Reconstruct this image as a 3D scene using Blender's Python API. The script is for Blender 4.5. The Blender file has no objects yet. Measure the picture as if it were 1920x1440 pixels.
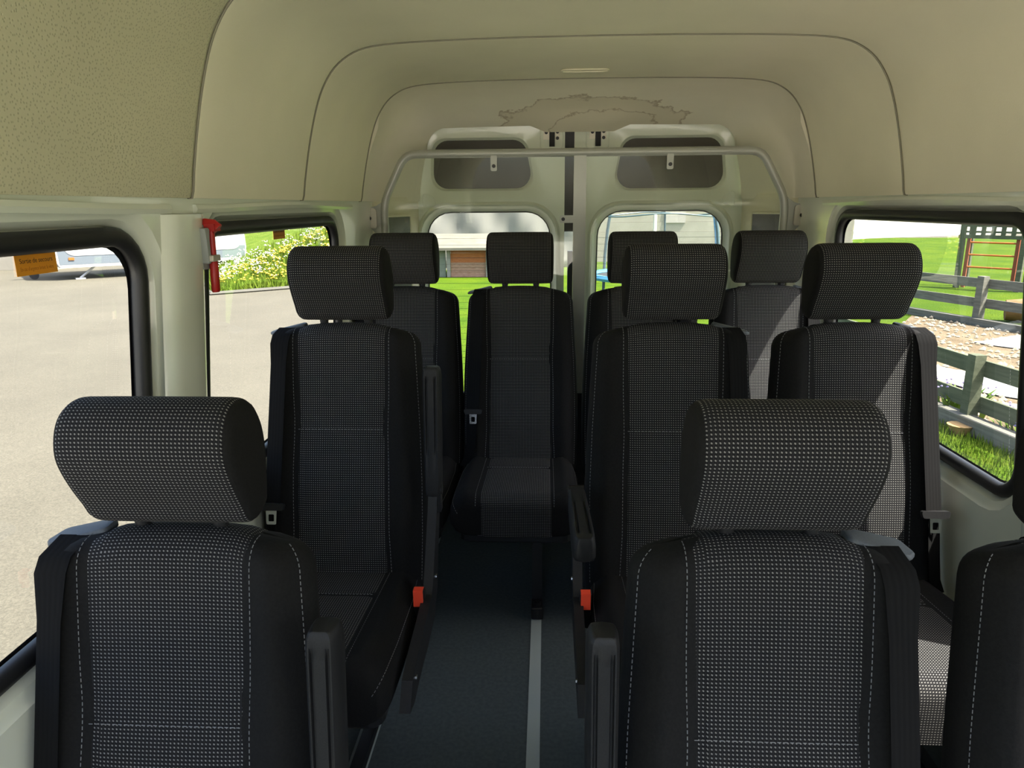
import bpy, math, random
from mathutils import Vector, Matrix
from mathutils.geometry import tessellate_polygon
random.seed(7)
S = bpy.context.scene
COL = S.collection
pi = math.pi

# ------------------------------------------------------------------ camera
cam_d = bpy.data.cameras.new('camera'); cam = bpy.data.objects.new('camera', cam_d); COL.objects.link(cam)
S.camera = cam
cam_d.sensor_width = 36.0; cam_d.lens = 1335.0/1920*36.0; cam_d.clip_start = .02; cam_d.clip_end = 400
CAM = Vector((-.145, 0, 1.36))
R_ = Vector((.99885296, .04716407, -.00826549)); U_ = Vector((-.00348667, .24380198, .96981876)); F_ = Vector((-.04775575, .96867752, -.24368678))
m = Matrix((R_, U_, -F_)).transposed().to_4x4(); m.translation = CAM
cam.matrix_world = m

# ------------------------------------------------------------------ sky, sun, exposure
W = bpy.data.worlds.new('sky'); S.world = W; W.use_nodes = True
wn = W.node_tree.nodes; wl = W.node_tree.links
sky = wn.new('ShaderNodeTexSky'); sky.sky_type = 'NISHITA'; sky.sun_disc = False
SUN = Vector((1.0, -.34, 1.85)).normalized()
sky.sun_elevation = math.asin(SUN.z); sky.sun_rotation = math.atan2(SUN.x, SUN.y)
sky.air_density = 1.0; sky.dust_density = 5.0; sky.ozone_density = 1.0
wl.new(sky.outputs[0], wn['Background'].inputs[0]); wn['Background'].inputs[1].default_value = .30
sd = bpy.data.lights.new('sun', 'SUN'); so = bpy.data.objects.new('sun', sd); COL.objects.link(so)
sd.energy = 9.6; sd.angle = math.radians(.53); sd.color = (1.0, .95, .86)
so.rotation_euler = SUN.to_track_quat('Z', 'Y').to_euler()
so.location = (8, -1, 15)
S.view_settings.view_transform = 'Standard'; S.view_settings.look = 'None'; S.view_settings.gamma = 1.0
S.view_settings.use_curve_mapping = False
S.view_settings.exposure = 1.2
S.cycles.max_bounces = 14; S.cycles.diffuse_bounces = 8; S.cycles.glossy_bounces = 6; S.cycles.transparent_max_bounces = 24
S.cycles.use_denoising = True

# ------------------------------------------------------------------ materials
def lin(c):
    return tuple((x/12.92 if x <= .04045 else ((x+.055)/1.055)**2.4) for x in c)
def mat(name, col, rough=.6, metal=0.0, spec=.5, coat=0.0, sheen=0.0):
    M = bpy.data.materials.new(name); M.use_nodes = True
    b = M.node_tree.nodes['Principled BSDF']
    b.inputs['Base Color'].default_value = (*col, 1); b.inputs['Roughness'].default_value = rough
    b.inputs['Metallic'].default_value = metal; b.inputs['Specular IOR Level'].default_value = spec
    b.inputs['Coat Weight'].default_value = coat; b.inputs['Sheen Weight'].default_value = sheen
    return M
class NT:
    def __init__(s, M): s.M = M; s.t = M.node_tree; s.b = s.t.nodes['Principled BSDF']
    def n(s, typ, **kw):
        x = s.t.nodes.new(typ)
        for k, v in kw.items(): setattr(x, k, v)
        return x
    def l(s, a, b): s.t.links.new(a, b)
    def math(s, op, a, b=None, c=None):
        x = s.n('ShaderNodeMath', operation=op)
        for i, v in enumerate((a, b, c)):
            if v is None: continue
            if isinstance(v, (int, float)): x.inputs[i].default_value = v
            else: s.l(v, x.inputs[i])
        return x.outputs[0]
    def coord(s, kind='Object', scale=(1, 1, 1)):
        tc = s.n('ShaderNodeTexCoord'); mp = s.n('ShaderNodeMapping'); mp.inputs['Scale'].default_value = scale
        s.l(tc.outputs[kind], mp.inputs['Vector']); return mp.outputs[0]
    def noise(s, vec, scale, detail=3, rough=.5):
        x = s.n('ShaderNodeTexNoise'); x.inputs['Scale'].default_value = scale; x.inputs['Detail'].default_value = detail
        x.inputs['Roughness'].default_value = rough; s.l(vec, x.inputs['Vector']); return x.outputs[0]
    def ramp(s, fac, stops):
        x = s.n('ShaderNodeValToRGB'); e = x.color_ramp.elements
        while len(e) < len(stops): e.new(.5)
        for q, (p, c) in zip(e, stops): q.position = p; q.color = (*c, 1)
        s.l(fac, x.inputs[0]); return x.outputs[0]
    def mix(s, fac, a, b, blend='MIX'):
        x = s.n('ShaderNodeMix', data_type='RGBA', blend_type=blend)
        for i, v in ((0, fac), (6, a), (7, b)):
            if isinstance(v, (int, float)): x.inputs[i].default_value = v
            elif isinstance(v, tuple): x.inputs[i].default_value = (*v, 1)
            else: s.l(v, x.inputs[i])
        return x.outputs[2]
    def bump(s, h, strength=.3, dist=.001):
        x = s.n('ShaderNodeBump'); x.inputs['Strength'].default_value = strength; x.inputs['Distance'].default_value = dist
        s.l(h, x.inputs['Height']); s.l(x.outputs[0], s.b.inputs['Normal'])
    def base(s, c): s.l(c, s.b.inputs['Base Color'])

def noisy(name, c1, c2, scale, rough=.8, bump=0.0, detail=4, bdist=.01, spec=.3, kind='Object', sc=(1, 1, 1), bscale=None, lo=.35, hi=.65):
    M = mat(name, c1, rough, spec=spec); q = NT(M); v = q.coord(kind, sc)
    f = q.noise(v, scale, detail); q.base(q.ramp(f, [(lo, c1), (hi, c2)]))
    if bump: q.bump(q.noise(v, bscale or scale*2, 4), bump, bdist)
    return M

def m_dots():
    M = mat('dotted_cloth', (.02, .02, .022), .92, spec=.2); q = NT(M)
    tc = q.n('ShaderNodeTexCoord'); sp = q.n('ShaderNodeSeparateXYZ'); q.l(tc.outputs['UV'], sp.inputs[0])
    P = .0057
    fu = q.math('SUBTRACT', q.math('FRACT', q.math('MULTIPLY', sp.outputs[0], 1/P)), .5)
    vv = q.math('MULTIPLY', sp.outputs[1], 1/P)
    fv = q.math('SUBTRACT', q.math('FRACT', vv), .5)
    # slightly triangular light stitch in each cell
    au = q.math('ABSOLUTE', fu); av = q.math('ABSOLUTE', fv)
    d = q.math('ADD', q.math('MULTIPLY', q.math('ABSOLUTE', q.math('ADD', fu, q.math('MULTIPLY', fv, .35))), 1.0), q.math('MULTIPLY', av, .85))
    dot = q.math('SMOOTH_MIN', 1.0, q.math('MAXIMUM', 0.0, q.math('MULTIPLY', q.math('SUBTRACT', .285, d), 9.0)), .1)
    # dark squares under the stitches, lighter warp columns between
    dark = q.math('MULTIPLY', q.math('LESS_THAN', au, .33), q.math('GREATER_THAN', av, .26))
    c0 = q.mix(dark, (.0165, .016, .0165), (.0036, .0035, .0038))
    tint = q.noise(q.coord('UV', (9, 9, 9)), 1.0, 2)
    c1 = q.mix(q.math('MULTIPLY', tint, .35), c0, (.014, .0145, .020))
    q.base(q.mix(dot, c1, (.24, .235, .225)))
    q.bump(dot, .25, .0006)
    return M
def m_rib(name, col):
    M = mat(name, col, .9, spec=.05); q = NT(M)
    tc = q.n('ShaderNodeTexCoord'); sp = q.n('ShaderNodeSeparateXYZ'); q.l(tc.outputs['UV'], sp.inputs[0])
    w = q.math('SINE', q.math('MULTIPLY', sp.outputs[0], 2*pi/.0088))
    q.base(q.mix(q.math('MULTIPLY_ADD', w, .5, .5), tuple(x*.9 for x in col), tuple(x*1.08 for x in col)))
    q.bump(w, .25, .0005); return M
def m_headliner(name, col, pits):
    M = mat(name, col, .85, spec=.25); q = NT(M); v = q.coord('Object')
    stain = q.noise(v, 2.2, 4); c = q.ramp(stain, [(.3, tuple(x*.93 for x in col)), (.7, tuple(min(1, x*1.04) for x in col))])
    vo = q.n('ShaderNodeTexVoronoi', voronoi_dimensions='2D' if pits else '3D'); vo.inputs['Scale'].default_value = 150 if pits else 160
    q.l(q.coord('UV') if pits else v, vo.inputs['Vector'])
    d = vo.outputs['Distance']
    pit = q.ramp(d, [(.10, (0, 0, 0)), (.27, (1, 1, 1))])
    if pits:
        c = q.mix(q.math('MULTIPLY', q.math('SUBTRACT', 1.0, pit), .5), c, tuple(x*.5 for x in col))
    q.base(c); q.bump(pit, .35 if pits else .18, .0012); return M
def m_stained(name, col):
    # headliner cloth with a tide-marked water stain above the doors
    M = m_headliner(name, col, False); q = NT(M)
    v = q.coord('Object'); sp = q.n('ShaderNodeSeparateXYZ'); q.l(v, sp.inputs[0])
    nz = q.noise(v, 9, 4, .6)
    def blob(cx, cy, rx, ry):
        a = q.math('POWER', q.math('MULTIPLY', q.math('SUBTRACT', sp.outputs[0], cx), 1/rx), 2)
        b = q.math('POWER', q.math('MULTIPLY', q.math('SUBTRACT', sp.outputs[1], cy), 1/ry), 2)
        r = q.math('SQRT', q.math('ADD', a, b)); return q.math('ADD', r, q.math('MULTIPLY', q.math('SUBTRACT', nz, .5), .85))
    r = blob(.04, 3.36, .40, .27); r2 = blob(.10, 3.38, .26, .17)
    fill = q.ramp(r, [(.90, (1, 1, 1)), (1.0, (0, 0, 0))])
    ring = q.ramp(r, [(.90, (0, 0, 0)), (.965, (1, 1, 1)), (.99, (0, 0, 0))])
    ring2 = q.ramp(r2, [(.92, (0, 0, 0)), (.965, (1, 1, 1)), (.99, (0, 0, 0))])
    lk = q.b.inputs['Base Color'].links[0].from_socket
    c = q.mix(q.math('MULTIPLY', fill, .28), lk, (.50, .40, .25))
    c = q.mix(q.math('MULTIPLY', ring, .6), c, (.25, .16, .08)); c = q.mix(q.math('MULTIPLY', ring2, .55), c, (.25, .16, .08))
    q.base(c); return M
def m_glass(name, tint=(1, 1, 1), gl=1.0, dirt=0.0):
    M = bpy.data.materials.new(name); M.use_nodes = True; t = M.node_tree; t.nodes.clear()
    o = t.nodes.new('ShaderNodeOutputMaterial'); tr = t.nodes.new('ShaderNodeBsdfTransparent'); g = t.nodes.new('ShaderNodeBsdfGlossy')
    tr.inputs[0].default_value = (*tint, 1); g.inputs['Roughness'].default_value = .02
    fr = t.nodes.new('ShaderNodeFresnel'); fr.inputs[0].default_value = 1.5
    mu = t.nodes.new('ShaderNodeMath'); mu.operation = 'MULTIPLY'; mu.inputs[1].default_value = gl
    mx = t.nodes.new('ShaderNodeMixShader')
    t.links.new(fr.outputs[0], mu.inputs[0]); t.links.new(mu.outputs[0], mx.inputs[0])
    t.links.new(tr.outputs[0], mx.inputs[1]); t.links.new(g.outputs[0], mx.inputs[2])
    out = mx.outputs[0]
    if dirt:
        df = t.nodes.new('ShaderNodeBsdfDiffuse'); df.inputs[0].default_value = (.8, .8, .78, 1)
        m2 = t.nodes.new('ShaderNodeMixShader'); m2.inputs[0].default_value = dirt
        t.links.new(out, m2.inputs[1]); t.links.new(df.outputs[0], m2.inputs[2]); out = m2.outputs[0]
    t.links.new(out, o.inputs[0]); return M

DOTS = m_dots()
CLOTH = noisy('plain_black_cloth', (.0066, .0064, .0066), (.0098, .0095, .0095), 240, .88, .25, 2, .0006, spec=.2)
THREAD = mat('grey_thread', (.19, .195, .20), .85)
BELT = m_rib('belt_webbing', (.0095, .0095, .0098))
BLACKP = noisy('black_plastic', (.010, .010, .011), (.015, .015, .016), 500, .52, .15, 2, .0004, spec=.3)
GUIDEP = noisy('grey_plastic', (.070, .080, .090), (.085, .097, .108), 400, .6, .1, 2, .0004, spec=.5)
CHROME = mat('chrome', (.75, .76, .78), .18, 1.0)
STEELB = mat('black_steel', (.018, .018, .020), .4, .3)
REDB = mat('red_button', (.90, .075, .03), .4)
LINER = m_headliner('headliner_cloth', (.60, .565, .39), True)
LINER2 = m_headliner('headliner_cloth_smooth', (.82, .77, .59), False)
LINER3 = m_stained('headliner_cloth_stained', (.80, .755, .61))
PAINT = mat('white_body_paint', (.72, .745, .63), .22, spec=.5, coat=.4)
PAINTD = mat('grey_body_paint', (.50, .54, .56), .3, coat=.3)
SHELLM = mat('outer_shell_paint', (.70, .72, .72), .4)
RUBBER = mat('black_rubber', (.012, .012, .013), .45, spec=.5)
GLASS = m_glass('window_glass', (.97, .99, .97), .22)
PERSPEX = m_glass('clear_acrylic', (.96, .98, .95), .8, .004)
DARKP = mat('dark_panel', (.055, .048, .042), .18, spec=.6)
QUART = mat('charcoal_trim', (.06, .062, .058), .4)
VINYL = noisy('floor_vinyl', (.060, .078, .088), (.080, .102, .114), 90, .7, .1, 3, .0006, spec=.4)
RAIL = mat('grey_rail', (.42, .48, .49), .45, spec=.4)
FRAMEM = mat('grey_frame_steel', (.44, .45, .40), .35, .15, coat=.2)
TABM = mat('raw_metal', (.62, .58, .48), .35, .4)
HAMR = mat('hammer_red', (.40, .012, .009), .4)
HAMG = mat('holder_grey', (.30, .32, .30), .5)
ORANGE = mat('sticker_orange', (.70, .27, .012), .5)
INK = mat('sticker_ink', (.02, .02, .02), .6)
INK2 = mat('sticker_faint_ink', (.42, .14, .01), .6)

# ------------------------------------------------------------------ mesh helpers
class MB:
    def __init__(s): s.v = []; s.f = []; s.uv = {}; s.n = 0
    def add(s, vs, fs, uvs=None):
        o = len(s.v); s.v += [tuple(p) for p in vs]
        for k, f in enumerate(fs):
            s.f.append(tuple(i+o for i in f))
            if uvs is not None: s.uv[len(s.f)-1] = [uvs[i] for i in f]
        return s
    def box(s, c, d, R=None):
        vs = [Vector((x*d[0]/2, y*d[1]/2, z*d[2]/2)) for x in (-1, 1) for y in (-1, 1) for z in (-1, 1)]
        if R is not None: vs = [R @ p for p in vs]
        vs = [p + Vector(c) for p in vs]
        return s.add(vs, [(0, 1, 3, 2), (4, 6, 7, 5), (0, 4, 5, 1), (2, 3, 7, 6), (0, 2, 6, 4), (1, 5, 7, 3)])
    def grid(s, rows, closed_u=False, closed_v=False, uvs=None, flip=False):
        nr, nc = len(rows), len(rows[0]); fs = []
        for i in range(nr if closed_v else nr-1):
            for j in range(nc if closed_u else nc-1):
                a, b = i*nc+j, i*nc+(j+1) % nc; c, d = ((i+1) % nr)*nc+(j+1) % nc, ((i+1) % nr)*nc+j
                fs.append((a, d, c, b) if flip else (a, b, c, d))
        flat = [p for r in rows for p in r]
        return s.add(flat, fs, None if uvs is None else [u for r in uvs for u in r])
    def loft(s, rings, cap=True, flip=False):
        o = len(s.v); s.grid(rings, closed_u=True, flip=flip); n = len(rings[0])
        if cap:
            a = tuple(range(o, o+n)); b = tuple(range(o+(len(rings)-1)*n, o+len(rings)*n))
            s.f.append(a if flip else a[::-1]); s.f.append(b[::-1] if flip else b)
        return s
    def tube(s, pts, r, n=8, closed=False, cap=True, rz=None, up=(0, 0, 1)):
        pts = [Vector(p) for p in pts]; rings = []; N = len(pts); prev = None
        for i, p in enumerate(pts):
            if closed: t = pts[(i+1) % N]-pts[i-1]
            else: t = pts[min(i+1, N-1)]-pts[max(i-1, 0)]
            t.normalize()
            if prev is None:
                a = Vector(up)
                if abs(a.dot(t)) > .95: a = Vector((0, 1, 0)) if abs(t.y) < .9 else Vector((1, 0, 0))
                x = t.cross(a).normalized()
            else: x = (prev - t*prev.dot(t)).normalized()
            prev = x; y = t.cross(x)
            rr = r[i] if isinstance(r, (list, tuple)) else r
            ry = rr if rz is None else rz
            rings.append([p + x*rr*math.cos(2*pi*k/n) + y*ry*math.sin(2*pi*k/n) for k in range(n)])
        if closed: s.grid(rings, closed_u=True, closed_v=True)
        else: s.loft(rings, cap)
        return s
    def prism(s, poly, axis, a, b, bev=0.0):
        """poly: 2D points; axis x|y|z; extruded from a to b"""
        def P(u, v, w): return {'x': (w, u, v), 'y': (u, w, v), 'z': (u, v, w)}[axis]
        n = len(poly); cx = sum(p[0] for p in poly)/n; cy = sum(p[1] for p in poly)/n
        def shr(k):
            out = []
            for (u, v) in poly:
                dx, dy = u-cx, v-cy; L = math.hypot(dx, dy) or 1
                out.append((u-dx/L*k, v-dy/L*k))
            return out
        if bev:
            sg = 1 if b > a else -1
            rings = [[P(u, v, a) for u, v in shr(bev)], [P(u, v, a+sg*bev) for u, v in poly], [P(u, v, b-sg*bev) for u, v in poly], [P(u, v, b) for u, v in shr(bev)]]
        else: rings = [[P(u, v, a) for u, v in poly], [P(u, v, b) for u, v in poly]]
        return s.loft(rings)
    def plate(s, outer, holes, fn, thick=None):
        """flat polygon with holes, fn maps 2D to 3D"""
        loops = [[Vector((u, v, 0)) for u, v in outer]] + [[Vector((u, v, 0)) for u, v in h] for h in holes]
        pts = [p for l in loops for p in l]; tri = tessellate_polygon(loops)
        return s.add([fn(p.x, p.y) for p in pts], [tuple(t) for t in tri])
    def mesh(s, name, M, smooth=True, angle=40):
        me = bpy.data.meshes.new(name); me.from_pydata(s.v, [], s.f); me.materials.append(M)
        if s.uv:
            ul = me.uv_layers.new(name='UVMap')
            for p in me.polygons:
                q = s.uv.get(p.index)
                if q:
                    for k, li in enumerate(p.loop_indices): ul.data[li].uv = q[k]
        import bmesh
        bm = bmesh.new(); bm.from_mesh(me); bmesh.ops.remove_doubles(bm, verts=bm.verts, dist=1e-6)
        bmesh.ops.recalc_face_normals(bm, faces=bm.faces); bm.to_mesh(me); bm.free()
        if smooth:
            me.shade_smooth()
            me.set_sharp_from_angle(angle=math.radians(angle))
        return me
def obj(name, me, parent=None, loc=None, M=None, **kw):
    if isinstance(me, MB): me = me.mesh(name, M, kw.pop('smooth', True), kw.pop('angle', 40))
    o = bpy.data.objects.new(name, me); COL.objects.link(o)
    if parent is not None: o.parent = parent
    if loc is not None: o.location = loc
    for k, v in kw.items(): o[k] = v
    return o
def thing(name, label, cat, loc=(0, 0, 0), rot=None, group=None):
    o = bpy.data.objects.new(name, None); COL.objects.link(o); o.location = loc; o.empty_display_size = .1
    if rot: o.rotation_euler = rot
    o['label'] = label; o['category'] = cat
    if group: o['group'] = group
    return o
def tag(o, label, cat, group=None):
    o['label'] = label; o['category'] = cat
    if group: o['group'] = group
    return o
def rrect(c, r, n=6):
    """rounded quad from 4 corners, counter-clockwise or not"""
    out = []; N = len(c)
    for i in range(N):
        p = Vector(c[i]); a = (Vector(c[i-1])-p); b = (Vector(c[(i+1) % N])-p)
        rr = r[i] if isinstance(r, (list, tuple)) else r
        ang = a.angle(b); d = rr/math.tan(ang/2)
        pa = p+a.normalized()*d; pb = p+b.normalized()*d
        ce = p+(a.normalized()+b.normalized()).normalized()*(rr/math.sin(ang/2))
        va = pa-ce; vb = pb-ce; th = va.angle_signed(vb)
        for k in range(n+1):
            t = -th*k/n
            out.append(tuple(ce+Vector((va.x*math.cos(t)-va.y*math.sin(t), va.x*math.sin(t)+va.y*math.cos(t)))))
    return out
def offs(c, d):
    """offset quad corners outward by d (approx, quads near axis aligned)"""
    cx = sum(p[0] for p in c)/len(c); cy = sum(p[1] for p in c)/len(c)
    return [(x+(d if x > cx else -d), y+(d if y > cy else -d)) for x, y in c]
def lerp(a, b, t): return a+(b-a)*t
def catmull_open(p, k=3):
    p = [Vector(q) for q in p]; out = []
    for i in range(len(p)-1):
        a, b, c, d = p[max(i-1, 0)], p[i], p[i+1], p[min(i+2, len(p)-1)]
        for q in range(k):
            t = q/k; out.append(.5*((2*b)+(c-a)*t+(2*a-5*b+4*c-d)*t*t+(3*b-a-3*c+d)*t**3))
    return out+[p[-1]]
def interp(tab, x):
    if x <= tab[0][0]: return tab[0][1]
    for (a, p), (b, q) in zip(tab, tab[1:]):
        if x <= b: return lerp(p, q, (x-a)/(b-a))
    return tab[-1][1]

# ================================================================== VAN SHELL
ZE = 1.378                                   # bottom edge of the headliner
def wx(z): return .909-.033*z                # inner wall half width at height z
Y0, Y1 = -1.35, 3.02
# ---- floor
obj('floor', MB().box((0, 1.02, -.03), (1.80, 4.76, .06)), M=VINYL, smooth=False, kind='structure')
for k, (x, w) in enumerate(((-.175, .034), (-.612, .05), (.255, .034), (.66, .05))):
    b = MB().box((x, 1.1, .0015), (w, 4.3, .005)); b.box((x-w*.2, 1.1, .004), (w*.08, 4.3, .002)) if k in (1, 3) else None
    obj('trim_%d' % (k+1), b, M=RAIL, smooth=False, kind='structure')

# ---- side walls with window openings
WIN = {('left', 1): [(.22, 1.303), (1.285, 1.303), (1.215, .725), (.20, .725)],
       ('left', 2): [(1.550, 1.303), (2.520, 1.303), (2.545, .725), (1.465, .725)],
       ('right', 1): [(.22, 1.310), (1.325, 1.310), (1.265, .718), (.20, .718)],
       ('right', 2): [(1.610, 1.310), (2.625, 1.310), (2.640, .718), (1.535, .718)],
       ('left', 0): [(-.80, 1.29), (-.10, 1.29), (-.10, .76), (-1.10, .76)],
       ('right', 0): [(-.80, 1.29), (-.10, 1.29), (-.10, .76), (-1.10, .76)]}
wcount = 0
for side, sg in (('left', -1), ('right', 1)):
    def P(y, z, d=0.0): return (sg*(wx(z)+d), y, z)
    holes = []; b = MB()
    for k in (0, 1, 2):
        c = WIN[(side, k)]
        o = .062 if k else .03
        top = min(o, ZE-.012-max(p[1] for p in c))
        def ring(d, r, dz=None):
            cc = offs(c, d)
            return rrect([(y, min(z, ZE-.010)) for y, z in cc], r)
        hole = ring(o, .075+o); holes.append(hole)
        steps = [(o, 0), (o-.006, .006), (.040, .012), (.034, .020), (.028, .036), (.006, .040)] if k else [(o, 0), (.02, .02), (.004, .03)]
        rows = [[P(y, z, dd) for y, z in ring(d, .075+d)] for d, dd in steps]
        b.grid(rows, closed_u=True)
    outer = [(Y0, 0), (Y0, 1.55), (Y1, 1.55), (Y1, 0)]
    outer = [(Y0, 0), (Y0, 1.0), (-.8, 1.46), (Y1, 1.46), (Y1, 0)]
    b.plate(outer, holes, P)
    w = obj('wall_'+side, b, M=PAINT, kind='structure', angle=30)
    # wall ledge mouldings below the headliner
    for (ya, yb) in (((.1, 1.36), (1.46, 2.66)) if side == 'left' else ((.1, 1.40), (1.50, 2.72))):
        t = MB().tube([P(y, ZE-.016-.004*math.cos((y-ya)/(yb-ya)*2*pi), -.003) for y in [ya+(yb-ya)*i/16 for i in range(17)]], .007, 6, rz=.010)
        obj('moulding', t, w, M=PAINT)
    # pillar cover between the windows
    ya, yb = (1.325, 1.485) if side == 'left' else (1.375, 1.545)
    t = MB(); rows = []
    for i in range(9):
        z = lerp(.50, ZE-.03, i/8); lean = (z-1.30)*.12
        prof = [(-.0, .0), (.012, .012), (.035, .020), (.5*(yb-ya), .022), (yb-ya-.035, .020), (yb-ya-.012, .012), (yb-ya, 0)]
        rows.append([P(ya+lean+u, z, -h+.001) for u, h in prof])
    t.grid(rows); obj('pillar_cover', t, w, M=PAINT)
    for k in (0, 1, 2):
        wcount += 1; c = WIN[(side, k)]
        win = bpy.data.objects.new('window_%d' % wcount, None); COL.objects.link(win); win['kind'] = 'structure'
        win.location = P(sum(p[0] for p in c)/4, c[2][1], .04); L = Vector(win.location)
        gl = rrect(offs(c, .012), .075)
        g = MB().plate(gl, [], lambda y, z: Vector(P(y, z, .040))-L); obj('pane', g, win, M=GLASS, smooth=False)
        if k:
            st = MB().tube([Vector(P(y, z, .026))-L for y, z in rrect(offs(c, .010), .075)], .015, 10, closed=True, rz=.017)
            obj('seal', st, win, M=RUBBER)
            fr = MB(); rg = [[Vector(P(y, z, .0395))-L for y, z in rrect(offs(c, d), .07)] for d in (.005, -.007)]
            fr.grid(rg, closed_u=True); obj('frit_band', fr, win, M=RUBBER, smooth=False)
obj('wall_front', MB().box((0, Y0-.02, .31), (1.76, .04, .70)), M=BLACKP, smooth=False, kind='structure')

# ---- roof skin and headliner panels
roofpoly = [(-.93, 1.40), (-.86, 1.70), (-.70, 1.85), (0, 1.89), (.70, 1.85), (.86, 1.70), (.93, 1.40)]
ceil = MB(); ceil.grid([[(x, y, z) for x, z in roofpoly] for y in (-.75, 3.47)])
ceil = obj('ceiling', ceil, M=SHELLM, smooth=False, kind='structure')
HALF = [(.866, ZE+.012), (.861, ZE+.001), (.852, ZE+.001), (.848, ZE+.014), (.842, 1.43), (.828, 1.50), (.810, 1.575), (.788, 1.645), (.766, 1.692), (.735, 1.734), (.695, 1.764), (.645, 1.783), (.56, 1.793), (.40, 1.799), (.2, 1.802)]
HALF = HALF[:4]+[tuple(q) for q in catmull_open(HALF[4:])]
PROF = [(-x, z) for x, z in HALF] + [(0, 1.803)] + [(x, z) for x, z in HALF[::-1]]
def inset(p, d):
    x, z = p; n = Vector((x/.85, (z-1.35)/.45)); n.normalize(); return (x+n.x*d, z+n.y*d)
def panel(ya, yb, M, lip=.006, n=14):
    b = MB(); rows = []
    ys = [ya, ya+.0015, ya+.005]+[lerp(ya+.012, yb-.012, i/n) for i in range(n+1)]+[yb-.005, yb-.0015, yb]
    ds = [lip*1.2, lip*.5, lip*.12]+[0]*(n+1)+[lip*.12, lip*.5, lip*1.2]
    arc = [0]
    for p, q in zip(PROF, PROF[1:]): arc.append(arc[-1]+math.dist(p, q))
    uvs = [[(a, y) for a in arc] for y in ys]
    for y, d in zip(ys, ds): rows.append([(q[0], y, q[1]) for q in (inset(p, d) for p in PROF)])
    b.grid(rows, uvs=uvs); return b
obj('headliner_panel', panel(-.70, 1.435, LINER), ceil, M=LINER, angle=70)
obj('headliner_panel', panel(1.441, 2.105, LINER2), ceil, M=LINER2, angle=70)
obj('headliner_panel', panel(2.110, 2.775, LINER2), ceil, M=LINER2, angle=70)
# rear header that narrows to the door opening
def rear_prof(t):
    """t 0..1 from the last joint to the door opening"""
    s = t**3.0
    hw = lerp(.848, .722, s); top = lerp(1.803, 1.700, s); rc = lerp(.16, .095, s)
    out = []
    def half():
        h = [(hw+lerp(.018, .030, t), ZE+.012), (hw+.013, ZE+.001), (hw+.004, ZE+.001), (hw, ZE+.014)]
        lean = lerp(.075, .040, s)
        zt = top-rc
        for k in range(1, 6): h.append((hw-lean*((k/5)**1.5), lerp(ZE+.014, zt, k/5)))
        x0 = hw-lean
        for k in range(1, 7):
            a = k/7*pi/2; h.append((x0-rc*(1-math.cos(a)), zt+rc*math.sin(a)*.97))
        for q in (.40, .22, .15): h.append((q, top+.0-.002*(q > .3)))
        return h
    h = half()
    dip = .028*max(0, (t-.80)/.20)
    h2 = [(x, z-(dip if x < .2 else 0)) for x, z in h]
    return [(-x, z) for x, z in h2]+[(0, top-dip)]+[(x, z) for x, z in h2[::-1]]
b = MB(); N = 26
rows = [[(inset(q, .018)[0], 2.779, inset(q, .018)[1]) for q in rear_prof(0)]]
for i in range(N+1):
    t = i/N; y = 2.779+(3.335-2.779)*t
    rows.append([(x, y, z) for x, z in rear_prof(t)])
x_lip = [(x*1.006, 3.345, z+.016) for x, z in rear_prof(1)]
rows.append(x_lip)
b.grid(rows); hdr = obj('rear_header', b, ceil, M=LINER3, angle=60)
JOINT = mat('joint_strip', (.26, .24, .18), .9)
for yj in (1.438, 2.1075, 2.777):
    obj('joint_strip', MB().tube([(q[0], yj, q[1]) for q in (inset(p, .0005) for p in PROF[1:-1])], .0024, 6), ceil, M=JOINT)
cv = MB().tube([(x, 2.595+dy, 1.7985) for x, dy in rrect([(-.095, -.022), (.062, -.022), (.062, .022), (-.095, .022)], .02)], .0028, 6, closed=True)
obj('cover_rim', cv, ceil, M=LINER2)

# ---- rear corner trims below the header
for k, sg in ((5, -1), (6, 1)):
    b = MB(); rows = []
    prof = [(.905, 2.95), (.868, 2.99), (.852, 3.03), (.830, 3.09), (.805, 3.15), (.780, 3.22), (.757, 3.29), (.742, 3.335), (.735, 3.36)]
    for i in range(13):
        z = lerp(0, ZE+.02, i/12); rows.append([(sg*(x+.02*(1-z/1.4)), y, z) for x, y in prof])
    b.grid(rows); t = obj('trim_%d' % k, b, M=LINER2, angle=60, kind='structure')
    # dark quarter panel
    q = MB(); pf = [(.849, 3.035), (.830, 3.09), (.805, 3.15), (.780, 3.22), (.765, 3.265)]
    rows = []
    for i in range(7):
        z = lerp(.62, 1.315, i/6); rows.append([(sg*(x-.006+.02*(1-z/1.4)), y, z) for x, y in pf])
    q.grid(rows); obj('quarter_panel', q, t, M=QUART)
    e = MB(); zt = 1.318
    e.tube([(sg*(x-.007+.0012), y, zt) for x, y in pf]+[(sg*(pf[-1][0]-.004), pf[-1][1]+.012, zt-.012), (sg*(pf[-1][0]-.003+.01), pf[-1][1]+.013, .62)], .005, 6)
    obj('panel_edge', e, t, M=LINER2)

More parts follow.
